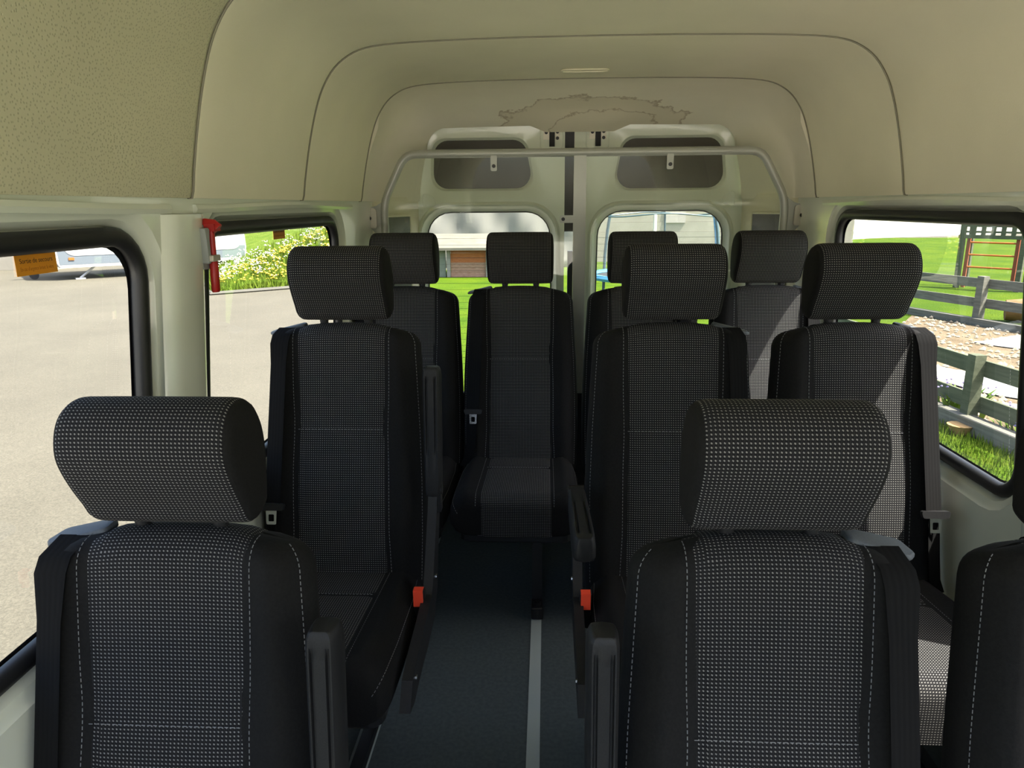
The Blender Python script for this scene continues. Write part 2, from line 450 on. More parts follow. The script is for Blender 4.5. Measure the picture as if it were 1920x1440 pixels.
# ---- rear doors
YD = 3.36
def door(name, c, up, low, latch_x, hinge_side):
    d = bpy.data.objects.new(name, None); COL.objects.link(d); d['kind'] = 'structure'
    x0, x1 = c; d.location = ((x0+x1)/2, YD, 0); L = Vector(d.location)
    def P(x, z, dd=0.0): return Vector((x, YD+dd, z))-L
    zt = 1.745
    outer = [(x0, 0), (x1, 0), (x1, zt), (x0, zt)]
    hu = rrect(offs(up, .018), .065); hl = rrect(offs(low, .050), [.15, .15, .08, .08])
    b = MB().plate(outer, [hu, hl], P)
    b.grid([[P(x, z, dd) for x, z in rrect(offs(up, o), .065)] for o, dd in ((.018, 0), (.010, .004), (.004, .016), (0, .022))], closed_u=True)
    b.grid([[P(x, z, dd) for x, z in rrect(offs(low, o), [.11+o*.8]*2+[.05+o*.6]*2)] for o, dd in ((.050, 0), (.046, -.006), (.038, -.010), (.030, -.008), (.024, .002), (.016, .016), (.004, .026))], closed_u=True)
    # side returns
    for x in (x0, x1): b.add([P(x, 0), P(x, zt), P(x, zt, .05), P(x, 0, .05)], [(0, 1, 2, 3)])
    obj('door_panel', b, d, M=PAINT, angle=35)
    obj('dark_panel', MB().plate(rrect(offs(up, .004), .06), [], lambda x, z: P(x, z, .021)), d, M=DARKP, smooth=False)
    obj('pane', MB().plate(rrect(offs(low, .010), [.11, .11, .05, .05]), [], lambda x, z: P(x, z, .030)), d, M=GLASS, smooth=False)
    obj('seal', MB().tube([P(x, z, .028) for x, z in rrect(offs(low, .006), [.112, .112, .05, .05])], .005, 6, closed=True), d, M=RUBBER)
    hw = MB(); zz = low[2][1]+.03
    lx0 = min(p[0] for p in low)+.004; lx1 = max(p[0] for p in low)-.004
    while zz < low[0][1]-.085:
        hw.box(P((lx0+lx1)/2, zz, .0285), (lx1-lx0, .0006, .0011)); zz += .030
    obj('heating_wire', hw, d, M=QUART, smooth=False, kind='stuff')
    # pressed outline between the windows
    sx = -1 if hinge_side < 0 else 1
    xx = (x0 if sx < 0 else x1)
    pl = [(xx-sx*.05, 1.42), (xx-sx*.10, 1.40), (xx-sx*.115, 1.365), (xx-sx*.055, 1.345)]
    obj('pressed_rib', MB().tube([P(x, z, .0005) for x, z in rrect(pl, .012, 3)], .0022, 5, closed=True), d, M=PAINT)
    # latch: black slot, two plates, bolts
    la = obj('latch', MB().box(P(latch_x, 1.655, -.004), (.024, .02, .085)), d, M=BLACKP, smooth=False)
    for dx, w in ((-.026, .026), (.024, .022)):
        obj('latch_plate', MB().box(P(latch_x+dx, 1.672, -.003), (w, .006, .060)), la, M=TABM, smooth=False)
    for dx, z in ((-.026, 1.672), (.024, 1.674), (.024, 1.648)):
        o = MB().tube([P(latch_x+dx, z, -.006), P(latch_x+dx, z, -.011)], .0075, 10); obj('bolt', o, la, M=STEELB)
    pr = [(latch_x-.052, 1.74), (latch_x+.05, 1.74), (latch_x+.05, 1.60), (latch_x-.052, 1.60)]
    obj('latch_recess', MB().tube([P(x, z, .001) for x, z in rrect(pr, .02, 4)], .0035, 6, closed=True), d, M=PAINT)
    return d
door('door_1', (-.765, -.064), [(-.655, 1.645), (-.246, 1.645), (-.205, 1.435), (-.665, 1.435)],
     [(-.695, 1.325), (-.135, 1.325), (-.120, .46), (-.705, .46)], -.122, -1)
door('door_2', (-.022, .755), [(.200, 1.645), (.628, 1.645), (.655, 1.430), (.160, 1.430)],
     [(.095, 1.325), (.655, 1.325), (.665, .46), (.085, .46)], .083, 1)
b = MB(); b.box((-.043, YD+.030, 1.49), (.05, .05, .50)); b.box((-.053, YD+.018, 1.49), (.010, .03, .50)); b.box((-.043, YD+.03, .45), (.05, .05, .90)); b.box((-.034, YD+.035, 1.02), (.026, .04, .26))
obj('trim_7', b, M=RUBBER, smooth=False, kind='structure')
b = MB(); 
for sg in (-1, 1): b.box((sg*.85, YD+.04, .86), (.18, .10, 1.72))
b.box((0, YD+.04, 1.80), (1.88, .16, .12)); obj('wall_back', b, M=PAINT, smooth=False, kind='structure')

# ================================================================== SEATS
AL = math.radians(12); T = .660; HZ = .425
et = Vector((0, math.sin(AL), math.cos(AL))); en = Vector((0, -math.cos(AL), math.sin(AL)))
WT = [(-.06, .212), (0, .216), (.12, .218), (.25, .217), (.38, .212), (.50, .205), (.60, .199), (.70, .195)]
RC = .048
def bring(v):
    """v 0..1 along the body, 1..2 around the top cap"""
    if v <= 1: t = lerp(-.05, T-RC, v); ph = 0
    else: ph = (v-1)*pi/2; t = T-RC+RC*math.sin(ph)
    c = math.cos(ph)
    d = .052-RC*(1-c)
    w = interp(WT, t)-.040*(1-c)
    lum = .014*math.sin(pi*min(max(t/.42, 0), 1))
    return t, w, d, .022*max(c, .15), lum, ph
def front_n(f, d, bs, lum):
    f = min(1, abs(f)); n = d*max(0, 1-f**7)**.5
    if d > 0: n += bs*math.exp(-((f-.78)/.15)**2)*(1-f**10) + lum*(1-f*f)
    return n
def backpos(v, s, off=0.0, back=False):
    t, w, d, bs, lum, ph = bring(v); f = s/w
    tt = t - .020*(abs(f)**2.5)*max(0, t/T)**6
    n = front_n(f, d, bs, lum) if not back else -d*max(0, 1-abs(f)**7)**.5
    nn = n+off*math.cos(ph)*(1 if not back else -1); tt += off*math.sin(ph)
    return Vector((s, 0, HZ)) + et*tt + en*(nn-.052)
def make_backrest():
    b = MB(); rings = []
    fr = [-1, -.985, -.96, -.92, -.86, -.78, -.70, -.62, -.5, -.3, -.1, .1, .3, .5, .62, .70, .78, .86, .92, .96, .985, 1]
    bk = [.985, .93, .8, .4, 0, -.4, -.8, -.93, -.985]
    vs = [i/16 for i in range(17)]+[1+i/7 for i in range(1, 8)]
    for v in vs:
        w = bring(v)[1]
        rings.append([backpos(v, f*w) for f in fr]+[backpos(v, f*w, 0, True) for f in bk])
    b.loft(rings); return b.mesh('backrest', CLOTH, angle=75)
def pw(t): return .121-.003*math.exp(-((t-.385)/.07)**2)+.006*max(0, .12-t)/.12
SEAM_T = .385
def make_panel():
    b = MB(); rows = []; uvs = []; arc = 0; prev = None
    seq = [(.05+.95*i/40, False) for i in range(41)]+[(1+i/7, False) for i in range(1, 8)]+[(2-i/5, True) for i in range(1, 6)]
    cols = [-1, -.985, -.55, -.8, -.55, -.28, 0, .28, .55, .8, .95, .985, 1]
    for v, bk in seq:
        t = bring(v)[0]; w = pw(t)
        groove = 0 if bk else -.0018*math.exp(-((t-SEAM_T)/.007)**2)
        row = []; ur = []
        for c in cols:
            o = .005*(1-abs(c)**14)-.002+groove
            row.append(backpos(v, c*w, o, bk)); ur.append(c*w)
        mid = row[6]
        if prev is not None: arc += (mid-prev).length
        prev = mid; rows.append(row); uvs.append([(u, arc) for u in ur])
    b.grid(rows, uvs=uvs); return b.mesh('centre_panel', DOTS, angle=80)
def dashes(b, pts, on=.0052, gap=.0034, r=.0007):
    pts = [Vector(p) for p in pts]; seg = [0]
    for p, q in zip(pts, pts[1:]): seg.append(seg[-1]+(q-p).length)
    def at(s):
        for i in range(len(seg)-1):
            if s <= seg[i+1]: return pts[i].lerp(pts[i+1], (s-seg[i])/(seg[i+1]-seg[i]))
        return pts[-1]
    s = 0
    while s+on < seg[-1]:
        b.tube([at(s), at(s+on)], r, 4, cap=False); s += on+gap
def make_stitch():
    b = MB(); vs = [.06+.94*i/110 for i in range(111)]+[1+i/16*.9 for i in range(1, 17)]
    for sg in (-1, 1):
        dashes(b, [backpos(v, sg*(pw(bring(v)[0])+.0035), .0013) for v in vs])
        dashes(b, [backpos(v, sg*.945*bring(v)[1], .0008) for v in vs[:-4]])
    v = (SEAM_T+.05)/(T-RC+.05)
    dashes(b, [backpos(v, s, .0028) for s in [-.112+.224*i/10 for i in range(11)]])
    return b.mesh('stitching', THREAD, smooth=False)
# cushion
CL = .445; CR = .05
CW = [(0, .205), (.1, .214), (.3, .216), (.45, .212)]
def cring(v):
    if v <= 1: y = lerp(.03, -(CL-CR), v); ph = 0
    else: ph = (v-1)*pi/2; y = -(CL-CR)-CR*math.sin(ph)
    u = -y; c = math.cos(ph)
    zt = lerp(.432, .470, max(0, min(1, (u+.03)/CL))); zb = lerp(.335, .318, max(0, min(1, u/CL)))
    sh = CR*.8*(1-c)
    return y, interp(CW, u)-.022*(1-c), zt-sh, zb+sh*.55, .020*c
def ctop(v, s, off=0.0):
    y, w, zt, zb, bs = cring(v); f = min(1, abs(s/w)); ph = max(0, v-1)*pi/2
    h = (zt-zb); z = zb+h*.45+h*.55*max(0, 1-f**7)**.5 + bs*math.exp(-((f-.80)/.15)**2)*(1-f**10)
    return Vector((s, y-off*math.sin(ph), z+off*math.cos(ph)))
def cbot(v, s):
    y, w, zt, zb, bs = cring(v); f = min(1, abs(s/w)); h = zt-zb
    return Vector((s, y, zb+h*.45-h*.45*max(0, 1-f**7)**.5))
def make_cushion():
    b = MB(); rings = []
    fr = [-1, -.985, -.96, -.92, -.86, -.78, -.70, -.62, -.5, -.3, -.1, .1, .3, .5, .62, .70, .78, .86, .92, .96, .985, 1]
    bk = [.985, .93, .8, .4, 0, -.4, -.8, -.93, -.985]
    for v in [i/12 for i in range(13)]+[1+i/6 for i in range(1, 7)]:
        w = cring(v)[1]; rings.append([ctop(v, f*w) for f in fr]+[cbot(v, f*w) for f in bk])
    b.loft(rings); return b.mesh('seat_cushion', CLOTH, angle=75)
def make_cpanel():
    b = MB(); rows = []; uvs = []; arc = 0; prev = None
    cols = [-1, -.985, -.55, -.8, -.55, -.28, 0, .28, .55, .8, .95, .985, 1]
    seq = [.04+.96*i/24 for i in range(25)]+[1+i/6 for i in range(1, 7)]
    for v in seq:
        row = []
        for c in cols:
            g = -.004*math.exp(-((v-.36)/.02)**2)
            row.append(ctop(v, c*.121, .005*(1-abs(c)**14)-.002+g))
        rows.append(row)
    y, w, zt, zb, bs = cring(2)
    for k in range(1, 5):
        rows.append([Vector((c*.121, y-(.005*(1-abs(c)**14)-.002), lerp(rows[-1][0].z if k == 1 else z0, zb-.004, k/4))) for c in cols]) if k > 1 else None
        if k == 1: z0 = ctop(2, 0).z
    for r in rows:
        if prev is not None: arc += (r[6]-prev).length
        prev = r[6].copy(); uvs.append([(c*.121, arc) for c in cols])
    b.grid(rows, uvs=uvs); return b.mesh('cushion_panel', DOTS, angle=80)
def make_cstitch():
    b = MB(); vs = [.05+.95*i/30 for i in range(31)]+[1+i/6*.95 for i in range(1, 7)]
    for sg in (-1, 1):
        dashes(b, [ctop(v, sg*.1245, .0006) for v in vs]); dashes(b, [ctop(v, sg*.945*cring(v)[1], .0008) for v in vs])
    dashes(b, [ctop(.36, s, .002) for s in [-.112+.224*i/10 for i in range(11)]])
    return b.mesh('stitching', THREAD, smooth=False)
# headrest
HB = HZ+T*math.cos(AL)+.008; HY = T*math.sin(AL)+.020
HPF = [(.046, .002), (.030, -.005), (.012, -.006), (-.003, .004), (-.016, .024), (-.036, .053), (-.053, .083), (-.061, .108), (-.056, .134), (-.042, .154), (-.018, .166), (.010, .167), (.034, .155), (.050, .130), (.057, .098), (.056, .062), (.052, .030), (.049, .013)]
def catmull(p, k=3):
    out = []; n = len(p)
    for i in range(n):
        a, b, c, d = (Vector(p[(i+j) % n]) for j in (-1, 0, 1, 2))
        for q in range(k):
            t = q/k; out.append(.5*((2*b)+(c-a)*t+(2*a-5*b+4*c-d)*t*t+(3*b-a-3*c+d)*t**3))
    return out
HPF = [(y*(1.28 if y > 0 else .94), z*1.10) for y, z in HPF]
HP = catmull(HPF); HCEN = sum(HP, Vector((0, 0)))/len(HP)
def hsec(x, k, dz=0.0): return [Vector((x*.96, HY+HCEN.x+(p.x-HCEN.x)*k, HB+HCEN.y+(p.y-HCEN.y)*k)) for p in HP]
def make_headrest():
    b = MB(); rows = []; uvs = []
    arc = [0]
    for p, q in zip(HP, HP[1:]+HP[:1]): arc.append(arc[-1]+(q-p).length)
    n = len(HP)
    for x, k in ((-.1195, .93), (-.118, .965), (-.114, .985), (-.104, .996), (-.06, 1.0), (0, 1.0), (.06, 1.0), (.104, .996), (.114, .985), (.118, .965), (.1195, .93)):
        s = hsec(x, k); rows.append(s+[s[0]]); uvs.append([(x, a) for a in arc])
    b.grid(rows, uvs=uvs); return b.mesh('headrest', DOTS, angle=80)
def make_hside(sg):
    b = MB(); rows = []
    for x, k in ((.1175, .955), (.1225, .93), (.1262, .86), (.1285, .74), (.1297, .5), (.130, .2)):
        rows.append(hsec(sg*x, k))
    b.loft(rows); return b.mesh('side_panel', CLOTH, angle=80)
def make_post():
    b = MB(); z0 = HB-.045; 
    b.tube([(0, HY+.028, z0), (0, HY+.028, HB+.03)], .0065, 10)
    return b.mesh('headrest_post', CHROME)
def make_sleeve():
    b = MB(); pts = []; rr = []
    for i in range(9): pts.append((0, HY+.028, HB-.030+.004*i)); rr.append(.0118 if i % 2 else .0105)
    b.tube(pts, rr, 12); return b.mesh('post_sleeve', BLACKP)
# belts (built for the +s side, mirrored with sg)
def belt_path(tt):
    P0 = backpos(1.75, .150, .006); P1 = backpos(1.30, .153, .005); P2 = backpos(1.0, .156, .004)
    v = lambda t: (t+.05)/(T-RC+.05)
    P4 = backpos(v(tt), .172, .014)
    out = [P0, P1, P2]
    for k in range(1, 9):
        q = P2.lerp(P4, k/8); t = lerp(T-RC, tt, k/8); s = lerp(.156, .172, k/8)
        m = backpos(v(t), s, .003)
        nq = (q-Vector((0, 0, HZ))).dot(en); nm = (m-Vector((0, 0, HZ))).dot(en)
        if nm > nq: q = q+en*(nm-nq)
        out.append(q)
    return out
def strip(b, pts, w, sg, th=.0018, across=None, tilt=None):
    rows = []; uvs = []; arc = 0; prev = None
    for i, p in enumerate(pts):
        p = Vector(p); a = Vector(across[i] if across else (1, 0, 0)).normalized()
        if prev is not None: arc += (p-prev).length
        prev = p
        row = []; ur = []
        for c in (-.5, -.25, 0, .25, .5): row.append(p+a*c*w); ur.append((c*w, arc))
        rows.append([Vector((sg*q.x, q.y, q.z)) for q in row]); uvs.append(ur)
    b.grid(rows, uvs=uvs)
    rows2 = [[q+Vector((0, th, 0)) for q in r] for r in rows]; b.grid(rows2, uvs=uvs)
def make_belt(sg, tt):
    b = MB(); p = belt_path(tt); ac = []
    for i in range(len(p)): ac.append((1, 0, 0) if i < 3 else Vector((1, 0, 0))+en*(-.30))
    strip(b, p, .046, sg, across=ac)
    e = p[-1]; low = [e, backpos(.20, .180, .012), backpos(.10, .192, .010), Vector((.208, .0, HZ-.02))]
    low = [e.lerp(low[1], k/4) for k in range(5)]+low[2:]
    strip(b, low, .042, sg, across=[Vector((1, 0, 0))+en*(-.5)]*len(low))
    return b.mesh('seat_belt', BELT, smooth=True, angle=60)
def make_tongue(sg, tt):
    e = belt_path(tt)[-1]+en*.005; b = MB()
    rows = []
    pl = rrect([(-.036, .008), (.036, .008), (.030, -.010), (-.030, -.010)], .005, 3)
    for n in (-.005, .007):
        rows.append([Vector((sg*(e.x+u), 0, 0))+Vector((0, e.y, e.z))+et*v+en*n for u, v in pl])
    b.loft(rows); return b.mesh('belt_tongue', BLACKP)
def make_tplate(sg, tt):
    e = belt_path(tt)[-1]+en*.005; b = MB()
    o = rrect([(-.014, -.008), (.014, -.008), (.0125, -.046), (-.0125, -.046)], .003, 2); h = rrect([(-.007, -.020), (.007, -.020), (.007, -.038), (-.007, -.038)], .002, 2)
    fn = lambda n: (lambda u, v: Vector((sg*(e.x+u), e.y, e.z))+et*v+en*n)
    b.plate(o, [h], fn(.001)); b.plate(o, [h], fn(.0035))
    for lp in (o, h): b.grid([[fn(.001)(u, v) for u, v in lp], [fn(.0035)(u, v) for u, v in lp]], closed_u=True)
    return b.mesh('tongue_plate', CHROME, smooth=False)
def make_guide(sg):
    b = MB(); c = backpos(2.0, .155)
    ol = rrect([(-.050, -.016), (.032, -.030), (.046, -.012), (.042, .028), (-.045, .026)], .009, 3)
    rows = []
    for h, k in ((-.003, .96), (-.001, 1.0), (.004, 1.0), (.0075, .95), (.0085, .86)):
        rows.append([Vector((sg*(c.x+u*k), c.y+v*k, c.z+.002+h*(1-.25*u/.05)-.17*(u))) for u, v in ol])
    b.loft(rows); return b.mesh('belt_guide', GUIDEP)
# frame under the cushion and legs
def make_pan():
    b = MB().prism(rrect([(-.185, -.39), (.185, -.39), (.185, .02), (-.185, .02)], .03, 3), 'z', .285, .335, .006)
    b.box((0, .045, .36), (.36, .05, .16)); return b.mesh('seat_pan', STEELB, smooth=False)
def make_leg(H):
    b = MB()
    b.box((0, -.335, H/2+.012), (.026, .034, H-.02)); b.box((0, -.335, H/2), (.034, .010, H-.06))
    b.tube([(0, -.02, .03), (0, -.16, H)], .014, 8); b.box((0, -.18, .028), (.030, .36, .026))
    return b.mesh('leg', STEELB, smooth=False)
def make_foot():
    b = MB().prism(rrect([(-.020, -.395), (.020, -.395), (.020, -.325), (-.020, -.325)], .006, 2), 'z', .006, .050, .004)
    b.tube([(0, -.372, .050), (0, -.372, .062)], .012, 10); return b.mesh('foot_clamp', BLACKP)
# armrest, bracket, buckle for +s side
def make_bracket(sg):
    b = MB(); path = [(.045, .66), (.025, .60), (-.03, .50), (-.06, .44), (-.10, .405), (-.20, .392), (-.31, .385), (-.375, .372)]
    hw = [.020, .026, .033, .040, .042, .038, .034, .031]
    L = []; Rr = []
    pts = [Vector(p) for p in path]
    for i, p in enumerate(pts):
        t = (pts[min(i+1, len(pts)-1)]-pts[max(i-1, 0)]).normalized(); n = Vector((-t.y, t.x)); L.append(p+n*hw[i]); Rr.append(p-n*hw[i])
    poly = [tuple(p) for p in L]+[(-.418, .352)]+[tuple(p) for p in Rr[::-1]]
    rings = []
    for x, k in ((.228, .004), (.229, 0), (.252, 0), (.251, .004)):
        rings.append([Vector((sg*x, y, z)) for y, z in poly] if k == 0 else None)
    rings = [r for r in rings if r]; b.loft(rings); return b.mesh('side_bracket', BLACKP, angle=30)
def make_bolts(sg):
    return MB().tube([(sg*.251, -.045, .455), (sg*.2545, -.045, .455)], .006, 8).mesh('bracket_bolt', CHROME)
def make_pivot(sg):
    b = MB()
    b.tube([(sg*.222, .040, .655), (sg*.262, .040, .655)], .014, 12); b.box((sg*.236, .035, .630), (.010, .030, .07)); b.box((sg*.256, .035, .630), (.008, .030, .06))
    return b.mesh('pivot', STEELB)
def make_arm():
    """bar along +z from 0 to .33, grooved face towards -y"""
    b = MB(); w = .0225; rows = []
    def sec(z, k, g):
        xs = [(-1, .022), (-1, .006), (-.9, -.016), (-.72, -.022), (-.62, -.022), (-.55, -.022+g), (-.42, -.022+g), (-.35, -.022), (.0, -.0225), (.35, -.022), (.42, -.022+g), (.55, -.022+g), (.62, -.022), (.72, -.022), (.9, -.016), (1, .006), (1, .022), (.85, .029), (0, .032), (-.85, .029)]
        return [Vector((x*w*k, y*(.6+.4*k), z)) for x, y in xs]
    for z, k, g in ((0, .62, 0), (.004, .80, 0), (.014, .90, 0), (.05, .94, 0), (.105, .96, 0), (.112, .97, .003), (.13, .98, .006), (.29, 1.0, .006), (.302, 1.0, .004), (.310, .99, 0), (.322, .93, 0), (.330, .78, 0), (.332, .6, 0)):
        rows.append(sec(z, k, g))
    b.loft(rows); return b.mesh('armrest', BLACKP, angle=50)
def make_buckle(sg):
    b = MB().prism(rrect([(-.014, -.125), (.014, -.125), (.014, -.100), (-.014, -.100)], .004, 2), 'z', .36, .470, .003)
    for i, p in enumerate(b.v): b.v[i] = (sg*(p[0]+.2235), p[1]-(p[2]-.40)*.25, p[2])
    return b.mesh('buckle', BLACKP)
def make_button(sg):
    b = MB().box((0, 0, 0), (.023, .006, .040)); b.box((0, .008, .0195), (.023, .020, .004))
    for i, p in enumerate(b.v): b.v[i] = (sg*(p[0]+.2235), p[1]-.1415, p[2]+.449)
    return b.mesh('release_button', REDB, smooth=False)

ME = {}
def get(key, fn, *a):
    if key not in ME: ME[key] = fn(*a)
    return ME[key]
SEATG = 'black minibus seats with dotted centre panels'
def seat(x, y, label, side, tt, arm=None, drop=0.0, leg_s=(.07, -.15), belt=True):
    r = thing('minibus_seat', label, 'seat', (x, y, 0), group=SEATG)
    up = (0, 0, -drop)
    H = .29-drop
    br = obj('backrest', get('back', make_backrest), r, up)
    cp = obj('centre_panel', get('cpan', make_panel), br, label='black cloth with rows of pale grey dots'); obj('stitching', get('st', make_stitch), br, kind='stuff')
    cu = obj('seat_cushion', get('cush', make_cushion), r, up)
    obj('centre_panel', get('cupan', make_cpanel), cu, label='black cloth with rows of pale grey dots'); obj('stitching', get('cst', make_cstitch), cu, kind='stuff')
    h = obj('headrest', get('head', make_headrest), r, up, label='headrest in dotted cloth with plain black sides')
    for sg in (-1, 1):
        obj('side_panel', get(('hs', sg), make_hside, sg), h)
        p = obj('headrest_post', get('post', make_post), r, (sg*.059, 0, -drop)); obj('post_sleeve', get('slv', make_sleeve), p)
    obj('belt_guide', get(('gd', side), make_guide, side), r, up, label='grey plastic belt guide')
    be = obj('seat_belt', get(('belt', side, tt), make_belt, side, tt), r, up)
    if tt > .1:
        obj('belt_tongue', get(('tg', side, tt), make_tongue, side, tt), be); obj('tongue_plate', get(('tp', side, tt), make_tplate, side, tt), be, label='chrome tongue plate')
    obj('seat_pan', get('pan', make_pan), r, up)
    for s in leg_s:
        l = obj('leg', get(('leg', round(H, 3)), make_leg, H), r, (s, 0, 0)); obj('foot_clamp', get('foot', make_foot), l)
    if arm:
        mode, sg = arm
        bk = obj('side_bracket', get(('bk', sg), make_bracket, sg), r, up); [obj('bracket_bolt', get(('bb', sg), make_bolts, sg), bk, (0, dy, dz), label='small chrome bolt') for dy, dz in ((0, 0), (-.30, -.07))]
        bu = obj('buckle', get(('bu', sg), make_buckle, sg), r, up); obj('release_button', get(('bt', sg), make_button, sg), bu, label='bright red release button')
        a = obj('armrest', get('arm', make_arm), r)
        if mode == 'up':
            a.location = (sg*.240, .035, .640-drop); a.rotation_euler = (-AL*.55, 0, 0)
        else:
            a.location = (sg*.243, -.02, .668-drop); a.rotation_euler = (math.radians(83), 0, 0)
            a.scale = (1.05, -1, 1.12)
        obj('pivot', get(('pv', sg), make_pivot, sg), r, up)
    return r
DR = .157
seat(-.684, .765, 'front row single black dotted seat beside the window with the orange exit sticker', -1, .06, ('up', 1), DR)
seat(.172, .765, 'front row black dotted seat right of the aisle, its folded armrest facing the aisle', 1, .06, ('up', -1), DR, (-.05, .12))
seat(.642, .765, 'front row black window seat mostly cut off by the photo edge', 1, .06, None, DR)
seat(-.672, 1.655, 'second row single black dotted seat with raised armrest and red buckle by the left window', -1, .19, ('up', 1))
seat(.174, 1.655, 'second row black dotted seat right of the aisle with lowered armrest and red buckle', 1, .06, ('down', -1), 0, (-.05, .12))
seat(.634, 1.655, 'second row black dotted window seat lit by a wedge of sun, chrome belt tongue showing', 1, .19, None, 0, (.0, .15))
seat(-.677, 2.525, 'last row black dotted seat in the left corner behind the single second row seat', -1, .06)
seat(-.243, 2.525, 'last row black dotted seat facing the aisle, its cushion fully in view', -1, .19, None, 0, (.07,))
seat(.208, 2.525, 'last row black dotted seat just right of the partition post', 1, .06, None, 0, (.04, -.12))
seat(.668, 2.525, 'last row black dotted seat in the right corner with a streak of sun', 1, .06, None, 0, (-.02, .15))

# ================================================================== PARTITION behind the last row
YP = 2.985
pt = thing('partition_frame', 'grey tubular steel partition frame with clear acrylic panes behind the last row', 'partition', (0, YP, .54))
L = Vector((0, YP, .54))
def Q(x, z, d=0.0): return Vector((x, YP+d, z))-L
def smoothpath(p, r, n=5):
    out = [Vector((*p[0], 0))]
    for a, b_, c in zip(p, p[1:], p[2:]):
        a, b_, c = Vector(a), Vector(b_), Vector(c); da = (a-b_).normalized()*r; dc = (c-b_).normalized()*r
        for k in range(n+1):
            t = k/n; out.append(Vector((*((b_+da)*(1-t)**2+b_*2*t*(1-t)+(b_+dc)*t*t), 0)))
    out.append(Vector((*p[-1], 0))); return [(q.x, q.y) for q in out]
fp = smoothpath([(-.812, .56), (-.812, 1.375), (-.718, 1.562), (.702, 1.562), (.806, 1.375), (.806, .56)], .05)
obj('top_rail', MB().tube([Q(x, z) for x, z in fp], .0165, 10, rz=.018, up=(0, 1, 0)), pt, M=FRAMEM)
obj('centre_post', MB().box(Q(-.012, 1.05), (.050, .022, 1.0)), pt, M=FRAMEM, smooth=False)
obj('lower_panel', MB().box(Q(0, .27, .004), (1.62, .012, .54)), pt, M=STEELB, smooth=False)
obj('bottom_rail', MB().box(Q(0, .555), (1.62, .03, .035)), pt, M=STEELB, smooth=False)
for k, (x0, x1) in enumerate(((-.805, -.036), (.012, .800))):
    s = -1 if k == 0 else 1
    if k == 0: poly = [(-.803, .57), (-.036, .57), (-.036, 1.553), (-.715, 1.553), (-.803, 1.375)]
    else: poly = [(.012, .57), (.797, .57), (.797, 1.375), (.697, 1.553), (.012, 1.553)]
    obj('pane', MB().prism([(x, z-.54) for x, z in poly], 'y', -.0025, .0025), pt, M=PERSPEX, smooth=False)
for x, z in ((-.357, 1.548), (.343, 1.548)):
    tb = obj('tab', MB().prism(rrect([(x-.013, z+.005-.54), (x+.013, z+.005-.54), (x+.013, z-.055-.54), (x-.013, z-.055-.54)], .006, 3), 'y', -.014, -.006), pt, M=FRAMEM, smooth=False)
    obj('bolt', MB().tube([Q(x, z-.036, -.014), Q(x, z-.036, -.020)], .0075, 10), tb, M=STEELB)
tb = obj('tab', MB().prism(rrect([(-.092, 1.318-.54), (-.030, 1.318-.54), (-.030, 1.288-.54), (-.092, 1.288-.54)], .006, 3), 'y', -.014, -.006), pt, M=FRAMEM, smooth=False)
obj('bolt', MB().tube([Q(-.078, 1.303, -.014), Q(-.078, 1.303, -.020)], .0075, 10), tb, M=STEELB)
for s in (-1, 1):
    g = [(s*.806, 1.39), (s*.822, 1.375), (s*.842, 1.362), (s*.868, 1.356), (s*.872, 1.335), (s*.868, 1.27), (s*.85, 1.25), (s*.83, 1.215), (s*.806, 1.18)]
    obj('gusset', MB().prism([(x, z-.54) for x, z in g], 'y', -.006, .006), pt, M=FRAMEM, smooth=False)
    pl = obj('bracket_plate', MB().prism(rrect([(s*.842, 1.350-.54), (s*.896, 1.356-.54), (s*.896, 1.276-.54), (s*.842, 1.270-.54)], .010, 3), 'y', -.018, -.008), pt, M=TABM, smooth=False)
    obj('bolt', MB().tube([Q(s*.872, 1.312, -.018), Q(s*.872, 1.312, -.030)], .0095, 12), pl, M=BLACKP)

# ================================================================== HAMMER and STICKERS
hm = thing('emergency_hammer', 'red emergency hammer clipped in a grey holder on the white window pillar', 'hammer', (-.850, 1.468, 1.188)); hm.scale = (.82, .82, .80)
def hx(x, y, z): return (x, y, z)
h = MB(); rows = []
for z, w, d in ((.0, .011, .008), (.004, .0135, .010), (.05, .0125, .0105), (.075, .011, .010), (.09, .0085, .008), (.13, .0085, .008), (.160, .0085, .008)):
    rows.append([Vector((.014+d*math.cos(a), w*math.sin(a)+z*.06, z)) for a in [2*pi*k/12 for k in range(12)]])
h.loft(rows); obj('handle', h, hm, M=HAMR)
h = MB().tube([(.030, .010, .160), (.020, .010, .170), (0, .010, .172), (-.004, .010, .170)], .011, 10, rz=.017); h.box((.016, .012, .165), (.026, .036, .018)); obj('head', h, hm, M=HAMR)
h = MB().prism(rrect([(-.034, .165), (-.008, .165), (-.012, .135), (-.014, .075), (-.028, .075), (-.030, .135)], .004, 2), 'x', -.004, .018, .002); h.prism(rrect([(-.034, .172), (.040, .172), (.030, .06), (-.026, .06)], .01, 3), 'x', -.006, .002); obj('holder', h, hm, M=HAMG)
obj('clip', MB().prism(rrect([(-.024, .096), (.020, .096), (.020, .080), (-.024, .080)], .003, 2), 'x', .002, .027, .002), hm, M=TABM)
def text_mesh(body, size, M):
    cu = bpy.data.curves.new('lettering', 'FONT'); cu.body = body; cu.size = size; cu.align_x = 'CENTER'; cu.align_y = 'CENTER'; cu.extrude = .00005
    t = bpy.data.objects.new('lettering', cu); COL.objects.link(t)
    dg = bpy.context.evaluated_depsgraph_get(); me = bpy.data.meshes.new_from_object(t.evaluated_get(dg))
    bpy.data.objects.remove(t); me.materials.clear(); me.materials.append(M); return me
